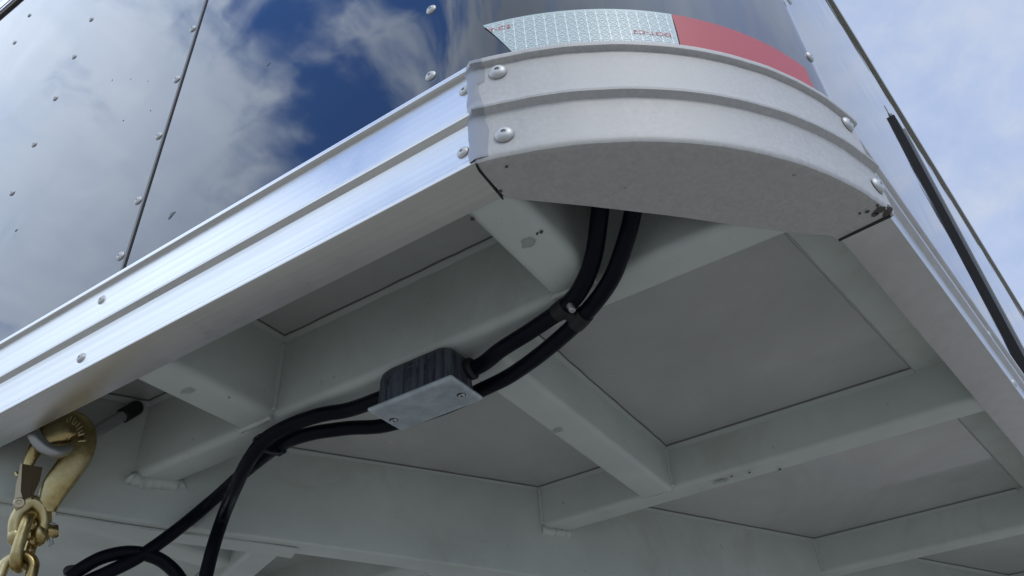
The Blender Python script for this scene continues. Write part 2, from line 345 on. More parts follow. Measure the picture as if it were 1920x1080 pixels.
# ease from the flat panel into the arc
p0 = Vector((XW, .66)); p3 = Vector((CC.x + RA*math.cos(rad(-158)), CC.y + RA*math.sin(rad(-158)))); t3 = Vector((math.sin(rad(-158)), -math.cos(rad(-158)))) * -1
t3 = Vector((-math.sin(rad(-158)), math.cos(rad(-158))))
p1 = p0 + Vector((0, -.10)); p2 = p3 - t3 * .075
prev = p0
for i in range(1, 13):
    t = i / 12; q = p0*(1-t)**3 + p1*3*t*(1-t)**2 + p2*3*t*t*(1-t) + p3*t**3; dq = (q - prev).normalized(); prev = q
    pts.append((q.x, q.y, dq.y, -dq.x))
for i in range(1, 41):
    a = rad(-158) + (rad(-105) - rad(-158)) * i / 40; pts.append((CC.x + RA*math.cos(a), CC.y + RA*math.sin(a), math.cos(a), math.sin(a)))
SW = PS - NR * .018
for t in (.06, .14): q = SW + D * t; pts.append((q.x, q.y, NR.x, NR.y))
wf = wall_strip(pts, 1.20, ZT, 1); fp = part(wf, 'front_panel', 'wall', smooth=25)
for z in (1.327, 1.559, 1.80, 2.06, 2.32, 2.59, 2.85, 3.11): rivet('rivet', Vector((XW, .617, z)), (-1, 0, 0), .0125, fp)
for z in (1.346, 1.539, 1.795, 2.052, 2.314, 2.58, 2.84, 3.1, 3.37): rivet('rivet', Vector((XW, 1.592, z)), (-1, 0, 0), .0135, fp)
w2 = wall_strip([(XW, YE, -1, 0), (XW, 1.567, -1, 0)], 1.20, ZT); fp2 = part(w2, 'front_panel', 'wall', smooth=25)
for z in (1.55, 1.81, 2.073, 2.323, 2.588, 2.853, 3.116, 3.38, 3.65, 3.9): rivet('rivet', Vector((XW, 2.455, z)), (-1, 0, 0), .0135, fp2)
for z in (2.6, 2.87, 3.13, 3.39, 3.648, 3.89, 4.1): rivet('rivet', Vector((XW, 3.305, z)), (-1, 0, 0), .0135, fp2)
se = MB(); se.box((XW - .003, 1.558, 1.20), (XW + .006, 1.567, ZT), 0); se.box((XW - .0015, 1.553, 1.20), (XW + .006, 1.558, ZT), 1); part(se, 'panel_seam', None, mats=['brown', 'dark'], smooth=0)
for i, (px, py, rr_, st) in enumerate(((322, 402, .010, 1.6), (318, 408, .006, 2.4), (327, 398, .004, 2.0), (210, 150, .006, .6), (245, 148, .004, .6), (277, 152, .004, .6), (282, 207, .004, .6), (231, 226, .004, 1.6), (30, 432, .007, 2.2), (503, 120, .007, 2.0), (549, 290, .003, 1))):
    P = onX(px, py, XW - .0008); mb = MB(); q = [P + Vector((0, rr_*.45*st*math.cos(a)*(1 + .5*noise.noise(Vector((a, i, 0)))), rr_*.7*math.sin(a)*(1 + .5*noise.noise(Vector((a*2, i, 4)))))) for a in [2*math.pi*k/14 for k in range(14)]]
    mb.add(q + [v + Vector((.001, 0, 0)) for v in q], [tuple(range(14)), tuple(range(14, 28))] + [(k, (k+1) % 14, 14+(k+1) % 14, 14+k) for k in range(14)]); part(mb, 'dirt_spot', 'dirt', fp2 if P.y > 1.567 else fp, smooth=0)
q0 = SW + D * .14; q1 = SW + D * LS
sp = wall_strip([(q0.x, q0.y, NR.x, NR.y), (q1.x, q1.y, NR.x, NR.y)], 1.20, ZT); spo = part(sp, 'side_panel', 'wall', smooth=25)
for px, py in ((1518, 107), (1478, 1)):
    P, n = onarc(px, py, .8035); rivet('rivet', P, n, .0135, fp)
for z in (2.05, 2.33, 2.61): rivet('rivet', Vector((CC.x + RA*math.cos(rad(-104.4)), CC.y + RA*math.sin(rad(-104.4)), z)), (NR.x, NR.y, 0), .0135, fp)
# door trim: a black rubber strip between two thin metal ribs on the side wall
def sbox(mb, t0, t1, z0, z1, o0, o1, k=0):
    v = []
    for z in (z0, z1):
        for t, o in ((t0, o0), (t1, o0), (t1, o1), (t0, o1)):
            p = SW + D * t + NR * o; v.append((p.x, p.y, z))
    mb.add(v, [(0,3,2,1),(4,5,6,7),(0,1,5,4),(1,2,6,5),(2,3,7,6),(3,0,4,7)], k)
TX = 2.12
dt = MB(); sbox(dt, TX + .03, TX + .26, 1.27, 3.16, 0, .020, 0); dto = part(dt, 'door_gasket', 'rubber', smooth=0)
dt = MB(); sbox(dt, TX, TX + .03, 3.16, 3.22, 0, .003); sbox(dt, TX + .26, TX + .30, 1.27, 3.24, 0, .026); sbox(dt, TX + .10, TX + .17, 3.16, 3.24, 0, .010); part(dt, 'gasket_channel', 'olive', dto, smooth=0)
# roof, roof rail
roof_out = [(XW, YE), (XW, .66)] + [(p[0], p[1]) for p in pts[2:-2]] + [(q1.x, q1.y), (q1.x, YE + 1.2), (XW + .5, YE + .9), (XW+.1, YE+.4)]
rf = MB(); rf.prism(roof_out, ZT, ZT + .03); part(rf, 'roof', 'alu', smooth=0)
back = MB(); back.box((XW + .1, YE + .55, 1.2), (q1.x, YE + .57, ZT)); back.box((q1.x - .02, q1.y + .02, 1.2), (q1.x, YE + .54, ZT)); part(back, 'rear_panel', 'wall', smooth=0)
ft = MB()
for o, z0, z1, k in ((.012, 4.315, 4.350, 1), (.020, 4.350, 4.375, 0), (.014, 4.375, 4.395, 1), (.022, 4.395, 4.50, 0)):
    path = [(XW, YE, -1, 0)] + pts[1:-2]; rings = []
    for x, y, nx, ny in path: rings.append([(x + nx*o, y + ny*o, z0), (x + nx*o, y + ny*o, z1), (x, y, z1), (x, y, z0)])
    ft.loft(rings, k)
part(ft, 'roof_rail', None, mats=['alu', 'brown'], smooth=25)
rr = MB(); sbox(rr, -.02, LS, 4.33, 4.50, 0, .016); part(rr, 'roof_rail', 'olive', smooth=0)

# ------------------------------------------------------------------ underframe
def tubeprof(w, z0, z1, r=.016, z1b=None):
    """section across: u from 0 to w, rounded lower edges"""
    pr = [(0, z1)]
    for i in range(6): a = math.pi/2 * i/5; pr.append((r - r*math.cos(a), z0 + r - r*math.sin(a)))
    for i in range(6): a = math.pi/2 * i/5; pr.append((w - r + r*math.sin(a), z0 + r - r*math.cos(a)))
    pr.append((w, z1b or z1)); return pr
def xtube(name, X0, X1, Y0, Y1, z0, z1, z1b=None, r=.016):      # runs along Y
    mb = MB(); pr = tubeprof(X1 - X0, z0, z1, r, z1b); n = 14
    mb.loft([[(X0 + u, Y0 + (Y1-Y0)*i/n, z) for u, z in pr] for i in range(n+1)]); return part(mb, name, 'frame', smooth=50)
def ytube(name, Y0, Y1, X0, X1, z0, z1, r=.016):                # runs along X
    mb = MB(); pr = tubeprof(Y1 - Y0, z0, z1, r); n = 6
    mb.loft([[(X0 + (X1-X0)*i/n, Y0 + u, z) for u, z in pr] for i in range(n+1)]); return part(mb, name, 'frame', smooth=50)
ZS = 1.150; ZF = 1.240
cb = [(.84, 2.16), (1.2, 1.965), (1.55, 1.725), (2.34, 1.262), (3.5, .662), (4.7, .04), (5.6, -.42)]
cbz = [.905, .885, .863, .838, .83, .83, .83]
def cline(X):
    for (x0, y0), (x1, y1) in zip(cb[:-1], cb[1:]):
        if x0 <= X <= x1: return y0 + (y1-y0)*(X-x0)/(x1-x0)
    return cb[-1][1]
ct = xtube('crossmember', 1.200, 1.302, .075, 1.972, 1.0, ZF + .004, ZF + .004, .022)
x1t = xtube('crossmember', 2.294, 2.388, -.13, 1.30, 1.0065, ZS + .01)
xtube('crossmember', 3.497, 3.590, -.30, .70, 1.0065, ZS + .01)
xtube('crossmember', 4.70, 4.80, -.47, .06, 1.0065, ZS + .01)
xtube('crossmember', 2.294, 2.388, 1.50, 4.3, 1.0, ZS + .01); xtube('crossmember', 3.497, 3.590, .95, 4.6, 1.0, ZS + .01)
j1 = ytube('joist', .494, .604, .80, 1.205, 1.0015, ZF + .004, .024)
j2 = ytube('joist', 1.415, 1.535, .80, 1.205, 1.0015, ZF + .004, .024)
jm = ytube('joist', .808, .915, 1.300, 2.296, 1.0015, ZS + .01)
ytube('joist', 2.35, 2.46, .80, 1.9, 1.03, ZS + .1); ytube('joist', 1.75, 1.86, 2.38, 3.5, 1.0015, ZS + .01)
# heavy diagonal tongue beam
def sweep_plan(name, path, w, zs, ztop, m, taper=None):
    mb = MB(); rings = []; P = cr([Vector((x, y, z)) for (x, y), z in zip(path, zs)], 8)
    for i, p in enumerate(P):
        t = (P[min(i+1, len(P)-1)] - P[max(i-1, 0)]); t = Vector((t.x, t.y)).normalized(); n = Vector((-t.y, t.x))
        rings.append([(p.x + n.x*u, p.y + n.y*u, (p.z + (z - 1.0)) if z < 1.1 else ztop) for u, z in tubeprof(w, 1.0, 1.2, .008)])
    mb.loft(rings); return part(mb, name, m, smooth=50)
tb = sweep_plan('tongue_beam', cb, .088, cbz, ZF + .01, 'frame')
pb = MB(); rings = []
for i in range(15):
    X = .86 + i * (1.60 - .86) / 14; y = cline(X); n = Vector((.50, .866)); z = .905 + (.861 - .905) * (X - .84) / .71
    y2 = y + .0; rings.append([(X + n.x*.030, y2 + n.y*.030, z - .006), (X + n.x*.100, y2 + n.y*.100, z - .006), (X + n.x*.100, y2 + n.y*.100, z), (X + n.x*.030, y2 + n.y*.030, z)])
pb.loft(rings); part(pb, 'reinforcing_plate', 'frame', tb, smooth=30)
# cross brace behind the tongue beam and its side face
e1 = Vector((1.875, 2.053)); e2 = Vector((1.984, 2.311)); dv = (e2 - e1).normalized(); nv = Vector((-dv.y, dv.x))
mb = MB(); s0 = e1 - dv * .30; rings = []
for i in range(9):
    p = s0 + dv * (1.6 * i / 8); rings.append([(p.x + nv.x*u, p.y + nv.y*u, z) for u, z in tubeprof(.105, 1.0, ZS + .06, .016)])
mb.loft(rings); part(mb, 'cross_brace', 'frame', smooth=50)
gp = MB(); gp.prism([tuple(s0 + nv*.11), tuple(s0 + dv*1.5 + nv*.11), tuple(s0 + dv*1.5 + nv*1.5), (.84, 3.4), (.84, 2.26), (1.3, 2.04)], 1.115, 1.125); part(gp, 'gusset_plate', 'frame', smooth=0)
# floor sheets
def wl(X): return .135 + (.027 - .135) * (X - 1.547) / (2.301 - 1.547)      # inner edge of the side angle
sh = MB(); sh.prism([(CC.x + .785*math.cos(rad(a)), CC.y + .785*math.sin(rad(a))) for a in range(-160, -111, 4)] + [(1.29, .06), (1.26, .08), (1.26, YE), (.80, YE), (.80, .56)], ZF, ZF + .02)
s1 = part(sh, 'floor_sheet', 'sheet', smooth=0)
sh = MB(); sh.prism([(1.30, 0.04), (1.5, .0), (9.5, -1.1), (9.5, YE + .5), (1.26, YE)], ZS, ZS + .02); s2 = part(sh, 'floor_sheet', 'sheet', smooth=0)
ang = MB(); p = PS - NR * .02
ang.prism([(1.303, .17), (1.303, -.015), (p.x + D.x*LS, p.y + D.y*LS), (p.x + D.x*LS, wl(p.x + D.x*LS))], ZS - .008, ZS - .001); part(ang, 'side_angle', 'frame', smooth=0)
web = MB(); a_ = PS - NR*.090; b_ = PS + D*LS - NR*.090; n_ = -NR*.012
web.prism([tuple(a_), tuple(b_), tuple(b_ - n_*0 + NR*.012), tuple(a_ + NR*.012)], 1.009, ZS - .009); part(web, 'side_web', 'frame', smooth=0)
# caulk beads and shadow lines round the bays
def bead(a, b, w, parent, side, z, m='bead'):
    a = Vector(a); b = Vector(b); t = (b - a).normalized(); n = Vector((-t.y, t.x)) * side; mb = MB(); rings = []; k = max(8, int((b-a).length * 30))
    for i in range(k + 1):
        p = a.lerp(b, i/k); ww = w * (1 + .25 * noise.noise(Vector((p.x*18, p.y*18, z)))); 
        rings.append([(p.x, p.y, z), (p.x, p.y, z - ww), (p.x + n.x*ww*.35, p.y + n.y*ww*.35, z - ww*.75), (p.x + n.x*ww*.8, p.y + n.y*ww*.8, z - ww*.3), (p.x + n.x*ww, p.y + n.y*ww, z)])
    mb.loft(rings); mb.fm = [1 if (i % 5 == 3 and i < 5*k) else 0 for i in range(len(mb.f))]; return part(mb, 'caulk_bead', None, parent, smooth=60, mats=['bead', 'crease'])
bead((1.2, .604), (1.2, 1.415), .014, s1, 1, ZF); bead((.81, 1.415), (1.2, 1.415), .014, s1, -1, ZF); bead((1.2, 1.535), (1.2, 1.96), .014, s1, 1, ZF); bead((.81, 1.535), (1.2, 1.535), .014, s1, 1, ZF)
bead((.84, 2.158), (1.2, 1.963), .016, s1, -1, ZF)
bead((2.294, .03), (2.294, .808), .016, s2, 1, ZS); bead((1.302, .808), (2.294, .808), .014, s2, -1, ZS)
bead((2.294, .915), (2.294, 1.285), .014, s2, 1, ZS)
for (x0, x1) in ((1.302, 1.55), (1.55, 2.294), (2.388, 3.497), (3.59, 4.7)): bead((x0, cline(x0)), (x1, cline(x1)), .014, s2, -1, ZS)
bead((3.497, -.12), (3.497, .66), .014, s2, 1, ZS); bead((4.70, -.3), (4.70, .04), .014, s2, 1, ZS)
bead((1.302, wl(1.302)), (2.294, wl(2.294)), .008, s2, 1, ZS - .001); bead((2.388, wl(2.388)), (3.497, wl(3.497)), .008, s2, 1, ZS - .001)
# weld runs
def weld(pts, r, parent, seed=0):
    P = cr(pts, 10); mb = MB(); rr_ = [r * (1.25 + .6 * noise.noise(Vector((i * .6, seed, 0)))) for i in range(len(P))]
    mb.tube([p + Vector((0, 0, .25*r*noise.noise(Vector((i*.5, 9, seed))))) for i, p in enumerate(P)], rr_, 8); return part(mb, 'weld_bead', 'frame', parent, smooth=60)
weld([(1.197, .500, 1.003), (1.197, .55, 1.001), (1.197, .600, 1.003)], .006, j1); weld([(1.198, .604, 1.02), (1.198, .604, 1.1), (1.198, .604, 1.22)], .006, j1)
weld([(1.197, 1.42, 1.003), (1.197, 1.475, 1.001), (1.197, 1.53, 1.003)], .006, j2); weld([(1.198, 1.415, 1.02), (1.198, 1.415, 1.1), (1.198, 1.415, 1.22)], .006, j2)
weld([(2.292, .808, 1.015), (2.292, .808, 1.07), (2.292, .808, 1.14)], .006, jm); weld([(2.292, .82, 1.002), (2.292, .86, 1.0), (2.292, .905, 1.002)], .004, jm)
weld([(1.19, 1.957, 1.0), (1.23, 1.943, .994), (1.27, 1.918, .996), (1.315, 1.893, .998)], .015, ct, 4)
weld([(2.292, cline(2.292), 1.0), (2.34, cline(2.34), .996), (2.392, cline(2.392), 1.0)], .012, x1t, 7); weld([(2.292, 1.285, 1.02), (2.292, 1.285, 1.08), (2.292, 1.285, 1.14)], .006, x1t)
weld([(3.495, cline(3.495), 1.01), (3.495, cline(3.495), 1.08), (3.495, cline(3.495), 1.14)], .006, x1t)
# scuffs in the paint
def ring_scuff(px, py, z, r, seed, parent, st=1., an=0.):
    p = atz(px, py, z); mb = MB(); n = 24; P = []
    for i in range(n):
        a = 2*math.pi*i/n; rr = r*(1 + .4*noise.noise(Vector((math.cos(a)*1.5, math.sin(a)*1.5, seed)))); x, y = rr*st*math.cos(a), rr*math.sin(a)
        P.append((p.x + x*math.cos(an) - y*math.sin(an), p.y + x*math.sin(an) + y*math.cos(an), z))
    mb.tube(P, [.0014*(.6 + .8*abs(noise.noise(Vector((i*.7, seed, 1))))) for i in range(n)], 6, closed=True); part(mb, 'paint_run', 'bead', parent)
    part(blob(p.x, p.y, r*.8, z, seed, -.0006, st, an), 'paint_chip', 'chip', parent, smooth=0)
ring_scuff(990, 455, 1.001, .012, 2.2, j1, 1.3, .9); ring_scuff(352, 733, 1.001, .010, 5.2, j2, 2.2, 1.7); ring_scuff(1046, 806, 1.001, .011, 8.2, jm, 1.5, 1.4); ring_scuff(1352, 903, 1.0, .007, 9.4, x1t, 3.2, 1.7)
for i, (px, py, r, pr_) in enumerate(((1015, 435, .003, j1), (1007, 438, .002, j1), (885, 410, .003, j1), (888, 411, .002, j1), (430, 745, .002, j2), (1405, 886, .003, x1t), (1462, 880, .004, x1t), (1372, 893, .003, x1t))):
    p = atz(px, py, 1.001); part(blob(p.x, p.y, r, 1.001, i*2.7, -.0008, 1.8, .8), 'paint_chip', 'stain', pr_, smooth=0)

# ------------------------------------------------------------------ reflective tape on the corner
RT = .8042
def tape(name, a_top0, a_bot0, a_top1, a_bot1, zb, ztop, m):
    mb = MB(); n = 30; mm = 10; g_ = []
    for j in range(mm + 1):
        v = j / mm
        l = a_bot0 + (a_top0 - a_bot0) * v + .55 * v * (1-v) * 1.6 * (1 if a_top0 != a_bot0 else 0); r = a_bot1 + (a_top1 - a_bot1) * v
        for i in range(n + 1):
            a = rad(l + (r - l) * i / n); z = zb + (ztop - zb) * v; g_.append((CC.x + RT*math.cos(a), CC.y + RT*math.sin(a), z))
    mb.add(g_, [(j*(n+1)+i, j*(n+1)+i+1, (j+1)*(n+1)+i+1, (j+1)*(n+1)+i) for j in range(mm) for i in range(n)]); return part(mb, name, m, fp)
tw = tag(tape('reflective_tape', -162.6, -157.4, -135.2, -135.6, 1.25, 1.403, 'white'), 'silver white reflective tape with a honeycomb line pattern')
tag(tape('reflective_tape', -135.2, -135.6, -110.2, -110.2, 1.25, 1.403, 'red'), 'red reflective tape')
# line pattern of the white tape
ln = MB()
def cyl(a, z, R=RT + .0007): return Vector((CC.x + R*math.cos(rad(a)), CC.y + R*math.sin(rad(a)), z))
def seg(aa, za, ab, zb, w):
    # clip against the tape
    k = 6; P = []
    for i in range(k + 1):
        t = i/k; a = aa + (ab-aa)*t; z = za + (zb-za)*t
        v = (z - 1.25)/.153; l = -157.4 + (-162.6 + 157.4)*v + .88*v*(1-v)
        if 1.27 < z < 1.402 and l + .2 < a < -135.4: P.append((a, z))
    if len(P) < 2: return
    (a0_, z0_), (a1_, z1_) = P[0], P[-1]; dx = (a1_-a0_)*math.pi/180*RT; dz = z1_-z0_; L = math.hypot(dx, dz) or 1; nx, nz_ = -dz/L*w/2, dx/L*w/2; da = nx/RT*180/math.pi
    ln.add([cyl(a0_+da, z0_+nz_), cyl(a1_+da, z1_+nz_), cyl(a1_-da, z1_-nz_), cyl(a0_-da, z0_-nz_)], [(0,1,2,3)])
stp = .0205; ad = stp/RT*180/math.pi
for i in range(-2, 24):
    a = -164 + i * ad
    for j in range(7): z = 1.262 + j*.0205; seg(a, z, a, z + .0205, .0022); seg(a, z, a + ad, z + .0205, .0013); seg(a + ad, z, a, z + .0205, .0013)
for j in range(7):
    for i in range(-2, 24): a = -164 + i*ad; seg(a, 1.262 + j*.0205, a + ad, 1.262 + j*.0205, .0013)
part(ln, 'line_pattern', 'line', tw, smooth=0)
def print_text(body, a_mid, z_mid, size, flip):
    cu = bpy.data.curves.new('t', 'FONT'); cu.body = body; cu.size = size; cu.align_x = 'CENTER'; cu.align_y = 'CENTER'
    to = bpy.data.objects.new('t', cu); COL.objects.link(to); bpy.context.view_layer.update()
    me = to.to_mesh(); vs = [v.co.copy() for v in me.vertices]; fs = [tuple(p.vertices) for p in me.polygons]; to.to_mesh_clear(); bpy.data.objects.remove(to)
    mb = MB(); out = []
    for v in vs:
        x, y = v.x * 1.25, v.y
        if flip: x, y = -x, -y
        out.append(cyl(a_mid + x/RT*180/math.pi, z_mid + y, RT + .0013))
    mb.add(out, fs); part(mb, 'tape_print', 'redt', tw, smooth=0)
print_text('DOT-C2', -139.0, 1.327, .017, True); print_text('T-C2', -160.2, 1.377, .017, False)

# ------------------------------------------------------------------ electrical box
B, BO = thing('junction_box', (1.24, .97, .9), 'small dark cast junction box with a pale galvanised cover, bolted under the crossmember', 'junction box')
def rrect(x0, x1, y0, y1, r, n=6):
    out = []
    for cx, cy, s in ((x1-r, y1-r, 0), (x0+r, y1-r, 1), (x0+r, y0+r, 2), (x1-r, y0+r, 3)):
        for i in range(n+1): a = math.pi/2*(s + i/n); out.append((cx + r*math.cos(a), cy + r*math.sin(a)))
    return out
def stack(mb, levels, k=0):
    mb.loft([[(x, y, z) for x, y in ring] for ring, z in levels], k)
bx0, bx1, by0, by1 = 1.187, 1.296, .862, 1.078
mb = MB(); stack(mb, [(rrect(bx0, bx1, by0, by1, .030), .903), (rrect(bx0+.002, bx1-.002, by0+.003, by1-.003, .030), .975), (rrect(bx0+.004, bx1-.004, by0+.006, by1-.006, .030), .988), (rrect(bx0+.012, bx1-.012, by0+.016, by1-.016, .026), .9985)])
bb = mb.build('box_body', 'box', B, BO, 40)
for Y in (.915, .968, 1.022):
    mb = MB(); mb.tube([Vector((bx0 + .0005, Y + .015*math.cos(a), .955 + .017*math.sin(a))) for a in [2*math.pi*i/28 for i in range(28)]], .0016, 8, closed=True); mb.build('knockout', 'box', bb, BO)
mb = MB(); x0, x1, y0, y1 = 1.181, 1.303, .853, 1.088
stack(mb, [(rrect(x0, x1, y0, y1, .006), .9035), (rrect(x0, x1, y0, y1, .006), .9000), (rrect(x0+.003, x1-.003, y0+.003, y1-.003, .006), .8965), (rrect(x0+.010, x1-.010, y0+.010, y1-.010, .006), .8945), (rrect(x0+.012, x1-.012, y0+.012, y1-.012, .006), .8945)])
cv = mb.build('box_cover', 'galv', B, BO, 40)
for px, py in ((865, 741), (738, 788)):
    p = atz(px, py, .8945); mb = MB()
    mb.lathe((p.x, p.y, .8945), (0, 0, -1), [(.0105, -.002), (.0105, .0002), (.0088, .0002), (.0085, .0008), (.0072, .0022), (.0045, .0030), (.0035, .0012), (0, .001)], 18, 0)
    mb.box((p.x - .0060, p.y - .0011, .8938), (p.x + .0060, p.y + .0011, .8918), 0); mb.fm = [1 if i < 60 or i >= len(mb.fm) - 6 else 0 for i in range(len(mb.fm))]; o = mb.build('screw', None, cv, BO, 40, ['rivet', 'dark'])
pe = onY(882, 692, .860)
mb = MB(); mb.lathe(pe, (0, -1, 0), [(.024, -.012), (.026, .0), (.026, .006), (.022, .010), (.018, .012)], 24); mb.build('cable_bushing', 'rubber', B, BO)
pw = Vector((1.236, 1.078, .958))
mb = MB(); mb.lathe(pw, (0, 1, 0), [(.022, -.012), (.023, .0), (.023, .005), (.018, .008)], 24); mb.build('cable_bushing', 'rubber', B, BO)

# ------------------------------------------------------------------ cables
def cable(name, pts, r, label, cat='cable', m='cable', gap=.035, group=None):
    P = cr([front(q, gap) for q in pts], 12); c, co = thing(name, pts[0], label, cat, group); mb = MB(); mb.tube(P, r, 18); mb.build('sheath', m, c, co, 60)
    return c, co, P
def front(P, gap=.035):
    # keep a cable on the near side of the tongue beam
    P = Vector(P)
    for k in range(200):
        if P.x < .84 or P.y < cline(min(P.x, 5.5)) - gap: break
        P = P * .995
    return P
def az(l): return [atz(x, y, z) for x, y, z in l]
rc = .0182
cA = [atz(1128, 340, 1.10), atz(1125, 395, 1.06), atz(1113, 480, 1.005), atz(1092, 535, .975), atz(1062, 573, .966), atz(1000, 617, .966), atz(940, 655, .960)] + [Vector((pe.x, pe.y + .0, pe.z)) - Vector((0, .03, 0)), Vector((pe.x, pe.y + .03, pe.z))]
c1 = cable('electrical_cable', cA, rc, 'black round cable from the dark corner pocket into the right end of the junction box', group=None)
cB = [atz(1196, 340, 1.08), atz(1187, 397, 1.05), atz(1172, 455, 1.01), atz(1142, 530, .965), atz(1088, 598, .950), atz(1025, 655, .945), atz(960, 702, .945), atz(905, 730, .945), atz(830, 765, .945), atz(725, 797, .945), atz(650, 803, .95), atz(575, 815, .95), atz(520, 838, .955), atz(462, 882, .955), atz(400, 937, .945), atz(330, 995, .93), atz(262, 1043, .93), atz(205, 1072, .925), atz(150, 1098, .92), atz(60, 1150, .91)]
c2 = cable('electrical_cable', cB, rc*.97, 'long black cable running behind the junction box and down towards the hanging chain')
cC = [Vector((pw.x, pw.y - .03, pw.z)), Vector((pw.x, pw.y + .02, pw.z)), atz(655, 768, .962), atz(600, 778, .965), atz(545, 797, .965), atz(500, 822, .950), atz(470, 858, .925), atz(445, 905, .905), atz(420, 965, .93), atz(400, 1025, .92), atz(384, 1090, .91), atz(370, 1160, .90)]
c3 = cable('electrical_cable', cC, rc, 'black cable leaving the left end of the junction box and dropping steeply below the tie', gap=.085)
cD = [atz(128, 1086, .925), atz(150, 1068, .925), atz(190, 1046, .925), atz(235, 1036, .92), atz(275, 1040, .905), atz(310, 1056, .89), atz(340, 1090, .88), atz(360, 1150, .87)]
c4 = cable('electrical_cable', cD, rc*.95, 'short black cable loop arching beside the golden chain')
mb = MB(); mb.tube([atz(146, 1068, .93), atz(134, 1069, .935), atz(128, 1070, .94)], rc*.9, 16); mb.build('end_plug', 'rubber', c4[0], c4[1])
# cushion clamp holding two cables
K, KO = thing('cable_clamp', atz(1072, 580, .98), 'black rubber cushioned clamp with a small silver screw where two cables meet the crossmember', 'clamp')
def sleeve(P, i0, i1, r, name='clamp_loop'):
    seg_ = P[i0:i1]; mb = MB(); mb.tube(seg_, [r*.96] + [r]*(len(seg_)-2) + [r*.96], 20); return mb.build(name, 'rubber', K, KO, 40)
def near(P, x, y):
    return min(range(len(P)), key=lambda i: (960 + F*P[i].dot(AX)/P[i].dot(AZ) - x)**2 + (540 + F*P[i].dot(AY)/P[i].dot(AZ) - y)**2)
iA = near(c1[2], 1052, 582); iB = near(c2[2], 1088, 598)
sleeve(c1[2], iA-2, iA+3, rc*1.10); sleeve(c2[2], iB-2, iB+3, rc*1.12)
mb = MB(); a_ = c1[2][iA]; b_ = c2[2][iB]; mb.tube([a_, (a_+b_)/2 + Vector((0,0,-.004)), b_], [.016, .014, .016], 12); mb.build('clamp_strap', 'rubber', K, KO)
p = (a_+b_)/2; p = atz(1073, 581, p.z - .022); mb = MB(); mb.lathe(p, (0, -.3, -1), [(.0075, -.014), (.0075, .0), (.006, .003), (.003, .004), (.002, .002), (0, .002)], 16); mb.build('screw', 'steel', K, KO)
def tie(px, py, Ps, label, grp='cable ties bundling the black cables'):
    c = Vector((0,0,0)); pp = []
    for P in Ps: i = near(P, px, py); pp.append(P[i]); d = (P[i+1] - P[i-1]).normalized()
    c = sum(pp, Vector())/len(pp); o, oo = thing('cable_tie', c, label, 'cable tie')
    mb = MB(); ax = d; rmax = max((q-c - ax*(q-c).dot(ax)).length for q in pp) + rc*1.06
    s_ = (pp[0]-pp[-1]); s_ = (s_ - ax*s_.dot(ax)).normalized(); w_ = ax.cross(s_)
    ringp = [c + s_*(rmax*math.cos(a)) + w_*(rc*1.25*math.sin(a)) for a in [2*math.pi*i/32 for i in range(32)]]
    for q in (-.5, .5): pass
    rings = []
    for k in range(32):
        q = ringp[k]; out = (q - c).normalized(); rings.append([q + ax*.006, q + ax*.006 + out*.003, q - ax*.006 + out*.003, q - ax*.006])
    mb.loft(rings, closed=True); mb.build('strap', 'rubber', o, oo, 40)
    mb = MB(); h = ringp[20]; mb.tube([h + ax*.012, h - ax*.012], .008, 8); mb.build('tie_head', 'rubber', o, oo, 30)
tie(500, 822, [c3[2], c2[2]], 'narrow black cable tie round two cables left of the junction box')

# ------------------------------------------------------------------ bent steel rod the hook hangs on
# ------------------------------------------------------------------ hook and chain
HP = Vector((1.003, 1.964, .940)); HN = Vector((-.46, -.88, -.12)).normalized()
def hpr(x, y, off): return onP(x, y, HP + HN * off, HN)
def hp(x, y, off=0.): p = onP(x, y, HP, HN); return p + HN * off
U = HP.dot(AZ) / F           # layout units per pixel at the hook
RD, RO = thing('bent_rod', (.95, 1.86, 1.0), 'dull grey steel rod with a black end cap, bent into an eye holding the hook', 'steel rod')
rp = cr([hpr(56, 765, 26*U), hpr(62, 808, 30*U), hpr(78, 834, 32*U), hpr(100, 847, 30*U), hpr(124, 844, 14*U), hpr(148, 830, -4*U), hpr(175, 812, -26*U), hpr(212, 790, -50*U), hpr(250, 768, -75*U)], 10)
mb = MB(); mb.tube(rp, .0165, 18); mb.build('rod', 'steel', RD, RO, 60)
d_ = (rp[-1] - rp[-3]).normalized(); e_ = rp[-1]
mb = MB(); mb.lathe(e_ - d_*.045, d_, [(.017, 0), (.0215, .002), (.0215, .058), (.018, .066), (0, .067)], 22); mb.build('end_cap', 'rubber', RD, RO)

H, HO = thing('safety_hook', HP, 'golden zinc plated clevis hook with a spring latch, hanging from the bent steel rod', 'hook')
hk = [(88,962,17,15),(90,944,22,17),(101,918,26,20),(124,886,27,21),(146,852,28,22),(153,822,29,22),(142,806,31,22),(122,803,32,21),(101,812,28,19),(82,826,20,17),(66,844,14,14),(55,866,11,12),(49,886,9,10),(46,900,5,6)]
Pc = cr([Vector((a, b, 0)) for a, b, c, d in hk], 6); Pw = cr([Vector((c, d, 0)) for a, b, c, d in hk], 6)
mb = MB(); rings = []
for i in range(len(Pc)):
    t = (Pc[min(i+1, len(Pc)-1)] - Pc[max(i-1, 0)]).normalized(); nrm = Vector((-t.y, t.x, 0)); w, th = Pw[i].x, Pw[i].y * U
    ring = []
    for j in range(20):
        a = 2*math.pi*j/20; ca, sa = math.cos(a), math.sin(a); ca = math.copysign(abs(ca)**.7, ca); sa = math.copysign(abs(sa)**.7, sa)
        q = Pc[i] + nrm * (w * ca); ring.append(hp(q.x, q.y, th * sa))
    rings.append(ring)
mb.loft(rings); hb = mb.build('hook_body', 'gold', H, HO, 70)
